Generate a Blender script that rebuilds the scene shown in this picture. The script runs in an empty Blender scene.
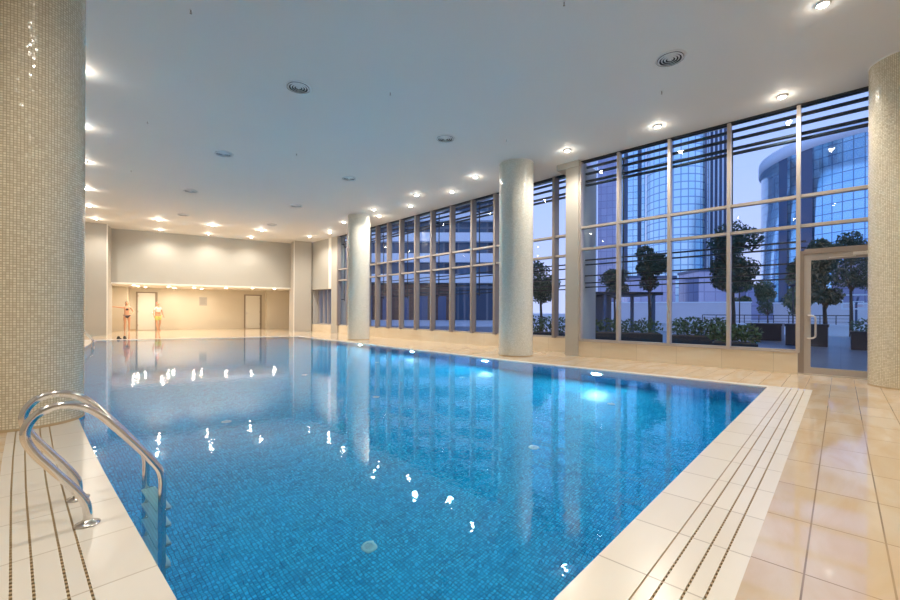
import bpy, bmesh, math, random
from mathutils import Vector, Matrix
from mathutils.geometry import tessellate_polygon
random.seed(7)
S = bpy.context.scene
COL = S.collection
PI = math.pi
H = 5.36          # ceiling height
W_Z = -0.012      # water level

# ------------------------------------------------------------------ materials
def mat(name):
    m = bpy.data.materials.new(name); m.use_nodes = True
    nt = m.node_tree
    for n in list(nt.nodes): nt.nodes.remove(n)
    out = nt.nodes.new('ShaderNodeOutputMaterial')
    return m, nt, out
def N(nt, t, **kw):
    n = nt.nodes.new(t)
    for k, v in kw.items():
        if k in n.inputs: n.inputs[k].default_value = v
        else: setattr(n, k, v)
    return n
def c4(c): return (c[0], c[1], c[2], 1)
def pbr(name, col, rough=.5, metal=0., spec=.5, noise=0., nscale=8., coat=0., bump=0., bscale=60.):
    m, nt, out = mat(name)
    b = N(nt, 'ShaderNodeBsdfPrincipled'); L = nt.links.new
    b.inputs['Base Color'].default_value = c4(col); b.inputs['Roughness'].default_value = rough
    b.inputs['Metallic'].default_value = metal; b.inputs['Specular IOR Level'].default_value = spec
    b.inputs['Coat Weight'].default_value = coat
    tc = N(nt, 'ShaderNodeTexCoord')
    if noise:
        nz = N(nt, 'ShaderNodeTexNoise'); nz.inputs['Scale'].default_value = nscale; nz.inputs['Detail'].default_value = 5
        L(tc.outputs['Object'], nz.inputs['Vector'])
        r = N(nt, 'ShaderNodeMix', data_type='RGBA')
        r.inputs[6].default_value = c4([max(0, x*(1-noise)) for x in col]); r.inputs[7].default_value = c4([min(1, x*(1+noise)) for x in col])
        L(nz.outputs['Fac'], r.inputs[0]); L(r.outputs[2], b.inputs['Base Color'])
    if bump:
        nb = N(nt, 'ShaderNodeTexNoise'); nb.inputs['Scale'].default_value = bscale
        L(tc.outputs['Object'], nb.inputs['Vector'])
        bp = N(nt, 'ShaderNodeBump'); bp.inputs['Strength'].default_value = bump; bp.inputs['Distance'].default_value = .01
        L(nb.outputs['Fac'], bp.inputs['Height']); L(bp.outputs['Normal'], b.inputs['Normal'])
    L(b.outputs[0], out.inputs[0])
    return m
def emis(name, col, s):
    m, nt, out = mat(name)
    e = N(nt, 'ShaderNodeEmission'); e.inputs[0].default_value = c4(col); e.inputs[1].default_value = s
    nt.links.new(e.outputs[0], out.inputs[0]); return m
def tile(name, c1, c2, mortar, bw, bh, ms, rough=.3, coord='UV', offset=0., bump=.3, dist=.002, noise=.0, nscale=2., c3=None, loc=(0,0,0), spec=.5, tilt=0., coat=0.):
    """bricks / mosaic in metres"""
    m, nt, out = mat(name); L = nt.links.new
    b = N(nt, 'ShaderNodeBsdfPrincipled'); b.inputs['Roughness'].default_value = rough
    b.inputs['Specular IOR Level'].default_value = spec; b.inputs['Coat Weight'].default_value = coat; b.inputs['Coat Roughness'].default_value = .05
    tc = N(nt, 'ShaderNodeTexCoord'); mp = N(nt, 'ShaderNodeMapping'); mp.inputs['Location'].default_value = loc
    L(tc.outputs[coord], mp.inputs['Vector'])
    br = N(nt, 'ShaderNodeTexBrick'); br.offset = offset; br.squash = 1
    br.inputs['Scale'].default_value = 1; br.inputs['Brick Width'].default_value = bw; br.inputs['Row Height'].default_value = bh
    br.inputs['Mortar Size'].default_value = ms; br.inputs['Mortar Smooth'].default_value = .1; br.inputs['Bias'].default_value = 0
    br.inputs['Color1'].default_value = c4(c1); br.inputs['Color2'].default_value = c4(c2); br.inputs['Mortar'].default_value = c4(mortar)
    L(mp.outputs[0], br.inputs['Vector'])
    col = br.outputs['Color']
    if noise:
        nz = N(nt, 'ShaderNodeTexNoise'); nz.inputs['Scale'].default_value = nscale; nz.inputs['Detail'].default_value = 6; nz.inputs['Distortion'].default_value = .6
        m2 = N(nt, 'ShaderNodeMapping'); m2.inputs['Scale'].default_value = (.45, 1.6, 1)
        L(tc.outputs[coord], m2.inputs['Vector']); L(m2.outputs[0], nz.inputs['Vector'])
        rp = N(nt, 'ShaderNodeMapRange'); rp.inputs[1].default_value = .4; rp.inputs[2].default_value = .7
        L(nz.outputs['Fac'], rp.inputs[0])
        mu = N(nt, 'ShaderNodeMath', operation='MULTIPLY'); mu.inputs[1].default_value = noise; L(rp.outputs[0], mu.inputs[0])
        mx = N(nt, 'ShaderNodeMix', data_type='RGBA'); L(mu.outputs[0], mx.inputs[0]); L(col, mx.inputs[6]); mx.inputs[7].default_value = c4(c3 or c2)
        col = mx.outputs[2]
    L(col, b.inputs['Base Color'])
    bp = N(nt, 'ShaderNodeBump'); bp.inputs['Strength'].default_value = bump; bp.inputs['Distance'].default_value = dist
    inv = N(nt, 'ShaderNodeMath', operation='SUBTRACT'); inv.inputs[0].default_value = 1; L(br.outputs['Fac'], inv.inputs[1])
    L(inv.outputs[0], bp.inputs['Height'])
    nrm = bp.outputs['Normal']
    if tilt:                                    # every little tile leans its own way and catches the lamps differently
        wn = N(nt, 'ShaderNodeTexWhiteNoise'); sn = N(nt, 'ShaderNodeVectorMath', operation='SNAP'); sn.inputs[1].default_value = (bw, bh, 1)
        L(mp.outputs[0], sn.inputs[0]); L(sn.outputs[0], wn.inputs['Vector'])
        sb = N(nt, 'ShaderNodeVectorMath', operation='SUBTRACT'); sb.inputs[1].default_value = (.5, .5, .5); L(wn.outputs['Color'], sb.inputs[0])
        sc = N(nt, 'ShaderNodeVectorMath', operation='SCALE'); sc.inputs['Scale'].default_value = tilt; L(sb.outputs[0], sc.inputs[0])
        ad = N(nt, 'ShaderNodeVectorMath', operation='ADD'); L(nrm, ad.inputs[0]); L(sc.outputs[0], ad.inputs[1])
        no = N(nt, 'ShaderNodeVectorMath', operation='NORMALIZE'); L(ad.outputs[0], no.inputs[0]); nrm = no.outputs[0]
    L(nrm, b.inputs['Normal'])
    L(b.outputs[0], out.inputs[0]); return m
def metal_up(m, v):
    for n in m.node_tree.nodes:
        if n.type == 'BSDF_PRINCIPLED': n.inputs['Metallic'].default_value = v
def glass_mat(name, tint, ior=1.5, rough=0., refl=(1,1,1)):
    m, nt, out = mat(name); L = nt.links.new
    f = N(nt, 'ShaderNodeFresnel'); f.inputs[0].default_value = ior
    t = N(nt, 'ShaderNodeBsdfTransparent'); t.inputs[0].default_value = c4(tint)
    g = N(nt, 'ShaderNodeBsdfGlossy'); g.inputs['Roughness'].default_value = rough; g.inputs['Color'].default_value = c4(refl)
    # the ray leaves a pane through its second face: no second mirror image there
    ge = N(nt, 'ShaderNodeNewGeometry'); k = N(nt, 'ShaderNodeMath', operation='SUBTRACT'); k.inputs[0].default_value = 1; L(ge.outputs['Backfacing'], k.inputs[1])
    q = N(nt, 'ShaderNodeMath', operation='MULTIPLY'); L(f.outputs[0], q.inputs[0]); L(k.outputs[0], q.inputs[1])
    mx = N(nt, 'ShaderNodeMixShader'); L(q.outputs[0], mx.inputs[0]); L(t.outputs[0], mx.inputs[1]); L(g.outputs[0], mx.inputs[2])
    L(mx.outputs[0], out.inputs[0]); return m

M = {}
M['ceil'] = pbr('ceiling_paint', (.73, .70, .655), .65, spec=.25, noise=.015, nscale=.7)
M['wall'] = pbr('wall_plaster', (.44, .415, .365), .75, spec=.2, noise=.03, nscale=1.2)
M['wallw'] = pbr('warm_wall_plaster', (.72, .655, .53), .7, spec=.2, noise=.04, nscale=1.)
M['soffit'] = pbr('soffit_paint', (.82, .78, .70), .6)
M['pil'] = pbr('grey_plaster', (.45, .415, .36), .7, spec=.2, noise=.03, nscale=1.5)
M['deck'] = tile('polished_limestone', (.66, .53, .38), (.73, .60, .46), (.26, .19, .13), .63, .295, .004, rough=.06, coord='Object', noise=.75, nscale=2.4, c3=(.60, .40, .20), loc=(.01, -.12, 0), spec=.6, bump=.2)
M['copeR'] = tile('cream_stone_slabs', (.80, .73, .62), (.83, .765, .66), (.52, .45, .36), .5, 9, .0045, rough=.22, coord='Object', loc=(0, 4, 0), noise=.25, nscale=3, c3=(.76, .67, .53))
M['copeL'] = tile('cream_stone_slabs_side', (.70, .64, .56), (.73, .68, .60), (.52, .45, .36), 9, .52, .0045, rough=.22, coord='Object', loc=(4, .26, 0), noise=.25, nscale=3, c3=(.76, .67, .53))
M['coping'] = pbr('white_coping_stone', (.84, .78, .68), .2, noise=.05, nscale=3)
M['sill'] = tile('sill_limestone', (.70, .60, .45), (.74, .64, .49), (.5, .42, .32), .9, 9, .004, rough=.25, coord='UV', loc=(.1, 4, 0), noise=.5, nscale=2.5, c3=(.64, .50, .32))
M['groove'] = pbr('dark_drain_gap', (.018, .014, .01), .6)
M['spacer'] = pbr('brass_spacer', (.42, .30, .16), .5)
M['pool'] = tile('blue_pool_mosaic', (.001, .34, .64), (.05, .70, .97), (.004, .17, .38), .028, .028, .0028, rough=.25, coord='Object', noise=.35, nscale=5, c3=(.01, .55, .90), bump=.2)
M['poolw'] = tile('blue_pool_wall_mosaic', (.001, .34, .64), (.05, .70, .97), (.004, .17, .38), .028, .028, .0028, rough=.25, coord='UV', bump=.2)
M['mosaic'] = tile('pearl_mosaic', (.62, .54, .39), (.80, .73, .56), (.46, .39, .27), .025, .025, .0032, rough=.16, coord='UV', bump=.4, tilt=.16, spec=.55)
M['mosaicw'] = tile('pale_pearl_mosaic', (.66, .65, .56), (.82, .80, .72), (.60, .57, .48), .025, .025, .0028, rough=.16, coord='UV', bump=.3, tilt=.14, spec=.55)
M['alu'] = pbr('bronze_aluminium', (.46, .40, .35), .4, metal=.25, spec=.4)
M['alud'] = pbr('dark_bronze_aluminium', (.28, .225, .19), .4, metal=.25, spec=.4)
M['alum'] = pbr('taupe_aluminium', (.27, .23, .205), .45, metal=.2, spec=.4)
M['black'] = pbr('black_rubber', (.012, .012, .014), .5)
M['louvre'] = pbr('dark_louvre_metal', (.022, .026, .034), .45, metal=.3)
M['chrome'] = pbr('polished_steel', (.78, .75, .72), .12, metal=1.)
M['satin'] = pbr('satin_steel', (.74, .70, .66), .3, metal=1.)
M['white'] = pbr('white_plastic', (.80, .80, .79), .4)
M['door'] = pbr('white_door_paint', (.86, .83, .74), .35)
M['doorf'] = pbr('taupe_door_frame', (.33, .27, .20), .5)
M['lens'] = emis('lamp_lens', (1, .93, .82), 80)
M['lens2'] = emis('soffit_lamp_lens', (1, .90, .74), 90)
M['uwlens'] = emis('underwater_lamp_lens', (.85, .97, 1), 5)
M['inlet'] = pbr('white_inlet_plastic', (.86, .90, .88), .4)
M['glass'] = glass_mat('window_glass', (.88, .95, .99), 1.5)
M['glassd'] = glass_mat('door_glass', (.82, .92, .95), 1.6)
M['pave'] = tile('terrace_paving', (.10, .115, .15), (.13, .145, .18), (.06, .07, .09), .6, .6, .008, rough=.3, coord='Object')
M['road'] = pbr('pale_terrace_stone', (.42, .43, .46), .6, noise=.1, nscale=.5)
M['bark'] = pbr('bark', (.06, .045, .035), .9, noise=.3, nscale=12)
M['leaf'] = pbr('tree_leaf', (.022, .062, .038), .6, noise=.5, nscale=3)
M['leaf2'] = pbr('hedge_leaf', (.06, .105, .028), .6, noise=.5, nscale=5)
M['leaf3'] = pbr('shrub_leaf', (.06, .12, .06), .6, noise=.5, nscale=4)
M['plant'] = pbr('dark_planter', (.012, .016, .03), .35)
M['soil'] = pbr('planter_soil', (.10, .07, .05), .9, noise=.3)
M['concrete'] = pbr('pale_concrete', (.62, .62, .66), .7, noise=.06, nscale=1)
M['lawn'] = pbr('lawn_grass', (.06, .13, .05), .9, noise=.4, nscale=3)
M['towC'] = tile('glass_tower_facade', (.48, .78, .96), (.62, .90, 1), (.22, .38, .56), 1.6, 1.9, .10, rough=.12, coord='UV', bump=.0, spec=.9)
M['towB'] = tile('pale_glass_tower_facade', (.68, .95, 1), (.80, 1, 1), (.30, .48, .66), 1.7, 1.9, .14, rough=.4, coord='UV', bump=.0, spec=.9)
M['towA'] = tile('mauve_tower_facade', (.38, .42, .60), (.46, .50, .68), (.3, .33, .48), 2., 2.6, .12, rough=.2, coord='UV', bump=.0)
for k_, v_ in (('towC',.85),('towB',.85),('towA',.4)): metal_up(M[k_], v_)
M['fin'] = pbr('dark_blue_cladding', (.05, .10, .20), .3)
M['finl'] = pbr('pale_cladding', (.74, .84, .94), .4)
M['lav'] = pbr('lavender_stone', (.70, .60, .70), .6)
M['band'] = pbr('white_balcony_band', (.74, .82, .88), .6)
M['bglass'] = tile('office_window_strip', (.015, .04, .08), (.05, .13, .22), (.12, .17, .22), 2.2, 9, .15, rough=.35, coord='UV', loc=(0, 4, 0), bump=0, spec=.4)
M['brick'] = tile('brown_stone_cladding', (.11, .06, .045), (.15, .08, .06), (.06, .04, .03), 1.2, .6, .03, rough=.7, coord='UV', bump=0)
M['skin'] = pbr('skin', (.66, .36, .22), .5)
M['swim'] = pbr('dark_swimwear', (.06, .045, .05), .6)
M['hair'] = pbr('brown_hair', (.10, .055, .03), .6)
M['red'] = pbr('coral_swim_cap', (.55, .10, .08), .5)
M['pale'] = pbr('pale_top', (.78, .80, .76), .7)
M['lime'] = pbr('yellow_green_cloth', (.62, .68, .22), .7)
M['navy'] = pbr('dark_belt_cloth', (.05, .06, .09), .7)
M['sign'] = pbr('grey_notice_panel', (.50, .47, .41), .4)
M['ink'] = pbr('grey_notice_print', (.34, .31, .27), .5)

def water_mat():
    m, nt, out = mat('pool_water'); L = nt.links.new
    tc = N(nt, 'ShaderNodeTexCoord'); nz = N(nt, 'ShaderNodeTexNoise'); nz.inputs['Scale'].default_value = 13; nz.inputs['Detail'].default_value = 1.5
    L(tc.outputs['Object'], nz.inputs['Vector'])
    bp = N(nt, 'ShaderNodeBump'); bp.inputs['Strength'].default_value = .22; bp.inputs['Distance'].default_value = .0038
    L(nz.outputs['Fac'], bp.inputs['Height'])
    f = N(nt, 'ShaderNodeFresnel'); f.inputs[0].default_value = 1.333; L(bp.outputs[0], f.inputs['Normal'])
    r = N(nt, 'ShaderNodeBsdfRefraction'); r.inputs['Color'].default_value = (.58, .92, 1, 1); r.inputs['IOR'].default_value = 1.333; r.inputs['Roughness'].default_value = 0
    g = N(nt, 'ShaderNodeBsdfGlossy'); g.inputs['Roughness'].default_value = .0; g.inputs['Color'].default_value = (1, 1, 1, 1)
    L(bp.outputs[0], r.inputs['Normal']); L(bp.outputs[0], g.inputs['Normal'])
    mx = N(nt, 'ShaderNodeMixShader'); L(f.outputs[0], mx.inputs[0]); L(r.outputs[0], mx.inputs[1]); L(g.outputs[0], mx.inputs[2])
    L(mx.outputs[0], out.inputs[0]); return m
M['water'] = water_mat()

# ------------------------------------------------------------------ mesh helpers
class MB:
    def __init__(s): s.v = []; s.f = []; s.uv = []; s.sm = []
    def face(s, pts, uvs=None, smooth=False):
        i = len(s.v); s.v += [tuple(p) for p in pts]; s.f.append(tuple(range(i, i+len(pts)))); s.sm.append(smooth)
        if uvs is None:
            a, b, c = Vector(pts[0]), Vector(pts[1]), Vector(pts[2]); n = (b-a).cross(c-a)
            if n.length > 0: n.normalize()
            if abs(n.z) > .7: uvs = [(p[0], p[1]) for p in pts]
            else:
                t = Vector((-n.y, n.x, 0)); t.normalize(); uvs = [(Vector(p).dot(t), p[2]) for p in pts]
        s.uv.append(uvs)
    def box(s, lo, hi, T=None):
        (x0, y0, z0), (x1, y1, z1) = lo, hi
        P = [Vector(p) for p in ((x0,y0,z0),(x1,y0,z0),(x1,y1,z0),(x0,y1,z0),(x0,y0,z1),(x1,y0,z1),(x1,y1,z1),(x0,y1,z1))]
        if T is not None: P = [T @ p for p in P]
        for q in ((0,3,2,1),(4,5,6,7),(0,1,5,4),(1,2,6,5),(2,3,7,6),(3,0,4,7)): s.face([P[i] for i in q])
    def prism(s, poly, z0, z1, cap=True):
        n = len(poly)
        area = sum(poly[i][0]*poly[(i+1)%n][1]-poly[(i+1)%n][0]*poly[i][1] for i in range(n))
        if area < 0: poly = poly[::-1]
        u = 0
        for i in range(n):
            a, b = poly[i], poly[(i+1) % n]; l = math.dist(a[:2], b[:2])
            s.face([(a[0],a[1],z0),(b[0],b[1],z0),(b[0],b[1],z1),(a[0],a[1],z1)], [(u,z0),(u+l,z0),(u+l,z1),(u,z1)]); u += l
        if cap:
            s.face([(p[0],p[1],z1) for p in poly]); s.face([(p[0],p[1],z0) for p in reversed(poly)])
    def lathe(s, prof, n=32, T=None, arc=None, smooth=True, a0=0, a1=2*PI):
        """profile [(r, z)] from bottom to top outside"""
        T = T or Matrix.Identity(4)
        R = max(p[0] for p in prof); ln = 0
        for k in range(len(prof)-1):
            (r0, z0), (r1, z1) = prof[k], prof[k+1]; l = math.hypot(r1-r0, z1-z0)
            for i in range(n):
                a = a0+(a1-a0)*i/n; b = a0+(a1-a0)*(i+1)/n
                P = [(r0*math.cos(a), r0*math.sin(a), z0), (r0*math.cos(b), r0*math.sin(b), z0), (r1*math.cos(b), r1*math.sin(b), z1), (r1*math.cos(a), r1*math.sin(a), z1)]
                U = [(a*R, ln), (b*R, ln), (b*R, ln+l), (a*R, ln+l)]
                if r0 < 1e-6: P = [P[0], P[2], P[3]]; U = [U[0], U[2], U[3]]
                elif r1 < 1e-6: P = P[:3]; U = U[:3]
                s.face([T @ Vector(p) for p in P], U, smooth)
            ln += l
    def tube(s, pts, r, n=10, cap=True):
        pts = [Vector(p) for p in pts]; rings = []; up = None
        for i, p in enumerate(pts):
            d = (pts[min(i+1, len(pts)-1)]-pts[max(i-1, 0)]).normalized()
            if up is None:
                up = d.orthogonal().normalized()
            up = (up - d*up.dot(d)).normalized(); w = d.cross(up)
            rr = r[i] if isinstance(r, (list, tuple)) else r
            rings.append([p+rr*(math.cos(2*PI*k/n)*up+math.sin(2*PI*k/n)*w) for k in range(n)])
        for a, b in zip(rings, rings[1:]):
            for k in range(n): s.face([a[k], a[(k+1)%n], b[(k+1)%n], b[k]], None, True)
        if cap: s.face(list(reversed(rings[0]))); s.face(rings[-1])
    def build(s, name, m, parent=None, loc=None, weld=True):
        me = bpy.data.meshes.new(name); me.from_pydata(s.v, [], s.f); me.update()
        ul = me.uv_layers.new(name='UVMap'); k = 0
        for fi, us in enumerate(s.uv):
            for u in us: ul.data[k].uv = u; k += 1
        for p, sm in zip(me.polygons, s.sm): p.use_smooth = sm
        if weld:
            bm = bmesh.new(); bm.from_mesh(me); bmesh.ops.remove_doubles(bm, verts=bm.verts, dist=1e-5); bm.to_mesh(me); bm.free()
        me.materials.append(m if not isinstance(m, str) else M[m])
        o = bpy.data.objects.new(name, me); COL.objects.link(o)
        if parent: o.parent = parent
        if loc: o.location = loc
        return o
def box(name, m, lo, hi, parent=None, T=None):
    b = MB(); b.box(lo, hi, T); return b.build(name, m, parent)
def struct(o): o['kind'] = 'structure'; return o
def tag(o, label, cat, group=None, kind=None):
    o['label'] = label; o['category'] = cat
    if group: o['group'] = group
    if kind: o['kind'] = kind
    return o
def empty(name, loc=(0,0,0), rz=0):
    o = bpy.data.objects.new(name, None); COL.objects.link(o); o.location = loc; o.rotation_euler = (0, 0, rz); o.empty_display_size = .1; return o
def copy_tree(o, parent=None):
    c = o.copy(); COL.objects.link(c); c.parent = parent
    for ch in list(o.children): copy_tree(ch, c)
    return c
def ngon_holes(mb, outer, holes, z, flip=False):
    loops = [[Vector((p[0], p[1], 0)) for p in outer]] + [[Vector((p[0], p[1], 0)) for p in h] for h in holes]
    flat = [p for l in loops for p in l]
    for t in tessellate_polygon(loops):
        a, b, c = (flat[i] for i in t)
        if (b-a).cross(c-a).z < 0: b, c = c, b
        P = [(q.x, q.y, z) for q in (a, b, c)]
        mb.face(P[::-1] if flip else P)

# ------------------------------------------------------------------ plan
def xl(y, off=0): return .475 + .0056*max(0, y-3.5)**2 + off      # curved left pool edge
def xr(y): return 8.46 + .077*max(0, y-5.6)                     # window side pool edge
FARL, FARR = (xl(21.9), 21.9), (xr(19.1), 19.1)
ys = [.87, 2, 3, 3.5, 4] + [4+.9*i for i in range(1, 20)] 
left = [(xl(y), y) for y in ys if y < 21.8] + [FARL]
right = [(xr(y), y) for y in (.87, 3, 5.6, 8, 11, 14, 17)] + [FARR]
pool = left[::-1] + right                                       # goes far-left -> near-left -> near-right -> far-right (ccw)
FX = lambda y: 11.4 + .07*(y-5.2)                               # far facade line
nW = Vector((.267, .964)).normalized(); tW = Vector((nW.y, -nW.x))   # far wall: normal (away from the camera) and direction
def wp(s, off):                                                 # s metres along the far wall from the left pilaster corner, off metres behind it
    p = Vector((3.13, 25.69)) + tW*s + nW*off; return (p.x, p.y)

# floor with the hole for pool and gutter deck
LX = -.06; RY = .32; cw = .17
hole = [(xl(y)-.475+LX, y) for y in [a for a in ys if a < 21.8][::-1]]
hole = [(xl(22.2)-.535, 22.4)] + hole[:-1] + [(LX, RY), (xr(0)+cw, RY)] + [(xr(y)+cw, y) for y in (5.6, 8, 11, 14, 17, 19.3)]
outer = [(-3, -4), (10.75, -4), (10.75, 5.4), (11.6, 5.4), (13.3, 24), (15.5, 28), wp(11.5, 6.05), wp(-6, 6.05), (-3, 27)]
fl = MB(); ngon_holes(fl, outer, [hole], 0)
struct(fl.build('floor', 'deck'))

# gutter deck: right side slats (parallel X), left side slats (parallel to the curved edge), white coping elsewhere
rows = [(.87, .644), (.636, .580), (.570, .490), (.480, .418), (.408, RY)]
b = MB()
for i, (y1, y0) in enumerate(rows):
    xa = LX if True else 0
    b.box((xl(0) if i == 0 else LX, y0, -.08), (xr(0)+cw, y1, 0))
deckR = struct(b.build('trim_1', 'copeR'))
b = MB(); b.box((LX, RY, -.1), (xr(0)+cw, .64, -.03)); g = struct(b.build('trim_2', 'groove'))
b = MB()
for yy in (.575, .485, .413):
    x = LX
    while x < 8.4:
        b.box((x, yy-.0055, -.04), (x+.017, yy+.0055, -.003)); x += .036
for yy in (.64,): b.box((LX, yy-.0045, -.04), (xr(0)+cw, yy+.0045, -.006))
struct(b.build('trim_3', 'spacer'))
offs = [(-.535, -.480), (-.470, -.412), (-.402, -.312), (-.302, -.242), (-.232, 0)]
yy = [.875]+[a for a in ys[1:] if a < 21.8] + [22.1]
b = MB()
for o0, o1 in offs:
    for ya, yb in zip(yy, yy[1:]):
        b.face([(xl(ya,o0), ya, 0), (xl(ya,o1), ya, 0), (xl(yb,o1), yb, 0), (xl(yb,o0), yb, 0)])
        b.face([(xl(ya,o1), ya, -.08), (xl(yb,o1), yb, -.08), (xl(yb,o1), yb, 0), (xl(ya,o1), ya, 0)])
        b.face([(xl(yb,o0), yb, -.08), (xl(ya,o0), ya, -.08), (xl(ya,o0), ya, 0), (xl(yb,o0), yb, 0)])
struct(b.build('trim_4', 'copeL'))
b = MB()
for ya, yb in zip(yy, yy[1:]):
    b.face([(xl(ya,-.55), ya, -.03), (xl(ya,-.2), ya, -.03), (xl(yb,-.2), yb, -.03), (xl(yb,-.55), yb, -.03)])
struct(b.build('trim_5', 'groove'))
b = MB()
for of in (-.475, -.407, -.307, -.237):
    y = .9
    while y < 14:
        b.box((xl(y,of)-.0055, y, -.04), (xl(y,of)+.0055, y+.017, -.003)); y += .036
struct(b.build('trim_6', 'spacer'))
cop = MB()
rr = right
for (xa, ya), (xb, yb) in zip(rr, rr[1:]): cop.face([(xa, ya, 0), (xa+cw, ya, 0), (xb+cw, yb+(.2 if yb > 19 else 0), 0), (xb, yb, 0)])
cop.face([(FARR[0], FARR[1], 0), (FARR[0]+cw, FARR[1]+.2, 0), (xl(22.2)-.535, 22.4, 0), (FARL[0], FARL[1], 0)])
for i in range(len(pool)):
    a, c = pool[i], pool[(i+1)%len(pool)]
    cop.face([(c[0],c[1],-.09), (a[0],a[1],-.09), (a[0],a[1],0), (c[0],c[1],0)])
struct(cop.build('trim_7', 'coping'))

# basin
D = -1.5
b = MB()
u = 0
for i in range(len(pool)):
    a, c = pool[i], pool[(i+1)%len(pool)]; l = math.dist(a, c)
    b.face([(c[0],c[1],D), (a[0],a[1],D), (a[0],a[1],-.05), (c[0],c[1],-.05)], [(u+l,D),(u,D),(u,-.05),(u+l,-.05)]); u += l
bas = struct(b.build('pool_basin', 'poolw'))
b = MB(); ngon_holes(b, pool, [], D); struct(b.build('pool_floor', 'pool', bas))
b = MB(); ngon_holes(b, pool, [], W_Z)
tag(b.build('pool_water', 'water'), 'still blue water filling the indoor swimming pool', 'water', kind='stuff')

# inlets on the pool floor, lamps in the pool wall
def inlet(loc, label):
    e = empty('floor_inlet', loc)
    tag(e, label, 'pool inlet', 'white inlets on the pool floor')
    m = MB(); m.lathe([(.066,0),(.066,.008),(.058,.014),(.040,.015)], 28); m.build('rim', 'inlet', e)
    m = MB(); m.lathe([(.040,.010),(0,.012)], 24); 
    for k in range(5): m.box((-.031+.014*k, -.018, .012), (-.026+.014*k, .018, .016))
    m.build('slotted_cap', 'white', e)
inl = [((2.02,2.81),'round white inlet on the pool floor nearest the ladder and the camera'), ((4.51,2.8),'round white inlet on the near pool floor, middle of the near row'),
       ((6.97,2.82),'round white inlet on the near pool floor towards the windows'), ((2.12,6.4),'round white inlet on the pool floor beyond the near ladder'),
       ((4.52,6.1),'round white inlet on the pool floor in the middle of the pool'), ((6.97,6.2),'round white inlet on the pool floor off the middle round column'),
       ((4.6,8.9),'round white inlet on the far middle pool floor'), ((7.0,9.4),'round white inlet on the far pool floor on the window side')]
for (x, y), lb in inl: inlet((x, y, D), lb)
for i, (y, lb) in enumerate([(3.72,'flush round lamp under water in the pool wall below the wide near windows'), (6.75,'flush round lamp under water in the pool wall by the middle round column'),
                             (9.9,'flush round lamp under water in the pool wall between the two far columns'), (13.1,'flush round lamp under water in the pool wall by the far round column')]):
    x = xr(y); e = empty('underwater_lamp', (x, y, -.5), .0 if y < 5.6 else -.077)
    tag(e, lb, 'underwater lamp', 'underwater lamps in the window side pool wall')
    T = Matrix.Rotation(-PI/2, 4, 'Y')
    m = MB(); m.lathe([(.15,0),(.15,.015),(.12,.03)], 28, T); m.build('bezel', 'inlet', e)
    m = MB(); m.lathe([(.12,.02),(0,.03)], 28, T); m.build('lens', 'uwlens', e)
    l = bpy.data.lights.new('underwater_light', 'AREA'); l.shape = 'DISK'; l.size = .2; l.energy = 32; l.color = (.85, .95, 1)
    lo = bpy.data.objects.new('light', l); COL.objects.link(lo); lo.parent = e; lo.location = (-.06, 0, 0); lo.rotation_euler = (0, PI/2, 0)

# ------------------------------------------------------------------ walls and ceiling
cl = MB(); ngon_holes(cl, [(-3, -4), (11.0, -4), (11.0, 5.4), (11.75, 5.4), (12.9, 21.2), wp(9.6, .0), wp(9.6, 1.25), wp(-6, 1.25), (-3, 27)], [], H, True)
struct(cl.build('ceiling', 'ceil'))
b = MB(); b.box((-3.2, -4, 0), (-3, 27.4, H)); struct(b.build('wall_left', 'wall'))
b = MB(); b.box((-3.2, -4.2, 0), (11, -4, H)); struct(b.build('wall_back', 'wall'))
def wprism(name, m, s0, s1, o0, o1, z0, z1, parent=None):
    b = MB(); b.prism([wp(s0,o0), wp(s1,o0), wp(s1,o1), wp(s0,o1)], z0, z1); o = b.build(name, m, parent); return o
SP = 8.60                                                       # distance between the two pilaster corners
struct(wprism('wall_far_left', 'pil', -6, 0, 0, 1.5, 0, H))
struct(wprism('wall_far_right', 'pil', SP, SP+.98, 0, 1.6, 0, H))
struct(wprism('wall_far', 'wall', 0, SP+.3, 1.2, 1.5, 2.62, H))
sof = struct(wprism('ceiling_recess', 'soffit', -1.5, 11.5, 1.5, 6.3, 2.62, 2.75))
struct(wprism('trim_8', 'soffit', 0, SP+.3, 1.17, 1.5, 2.56, 2.64))
struct(wprism('wall_recess_back', 'wallw', -1.5, 11.5, 6.05, 6.3, 0, 2.62))
struct(wprism('wall_recess_left', 'wallw', -1.2, .20, 5.05, 6.05, 0, 2.62))
struct(wprism('wall_recess_right', 'wallw', 7.76, 10.9, 5.05, 6.05, 0, 2.62))
struct(wprism('wall_recess_inner', 'wallw', -1.5, -1.2, 1.5, 6.05, 0, 2.62))
struct(wprism('wall_recess_side', 'wallw', 10.9, 11.2, 1.5, 6.05, 0, 2.62))
for i, (a, c) in enumerate([(0, .04), (SP-.04, SP)]):            # thin corner trims on the pilasters
    struct(wprism('trim_%d' % (9+i), 'soffit', a if i == 0 else a, c, -.02, 0, 0, H))
struct(wprism('trim_11', 'deck', .2, .5, 5.97, 6.05, 0, .07))

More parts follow.
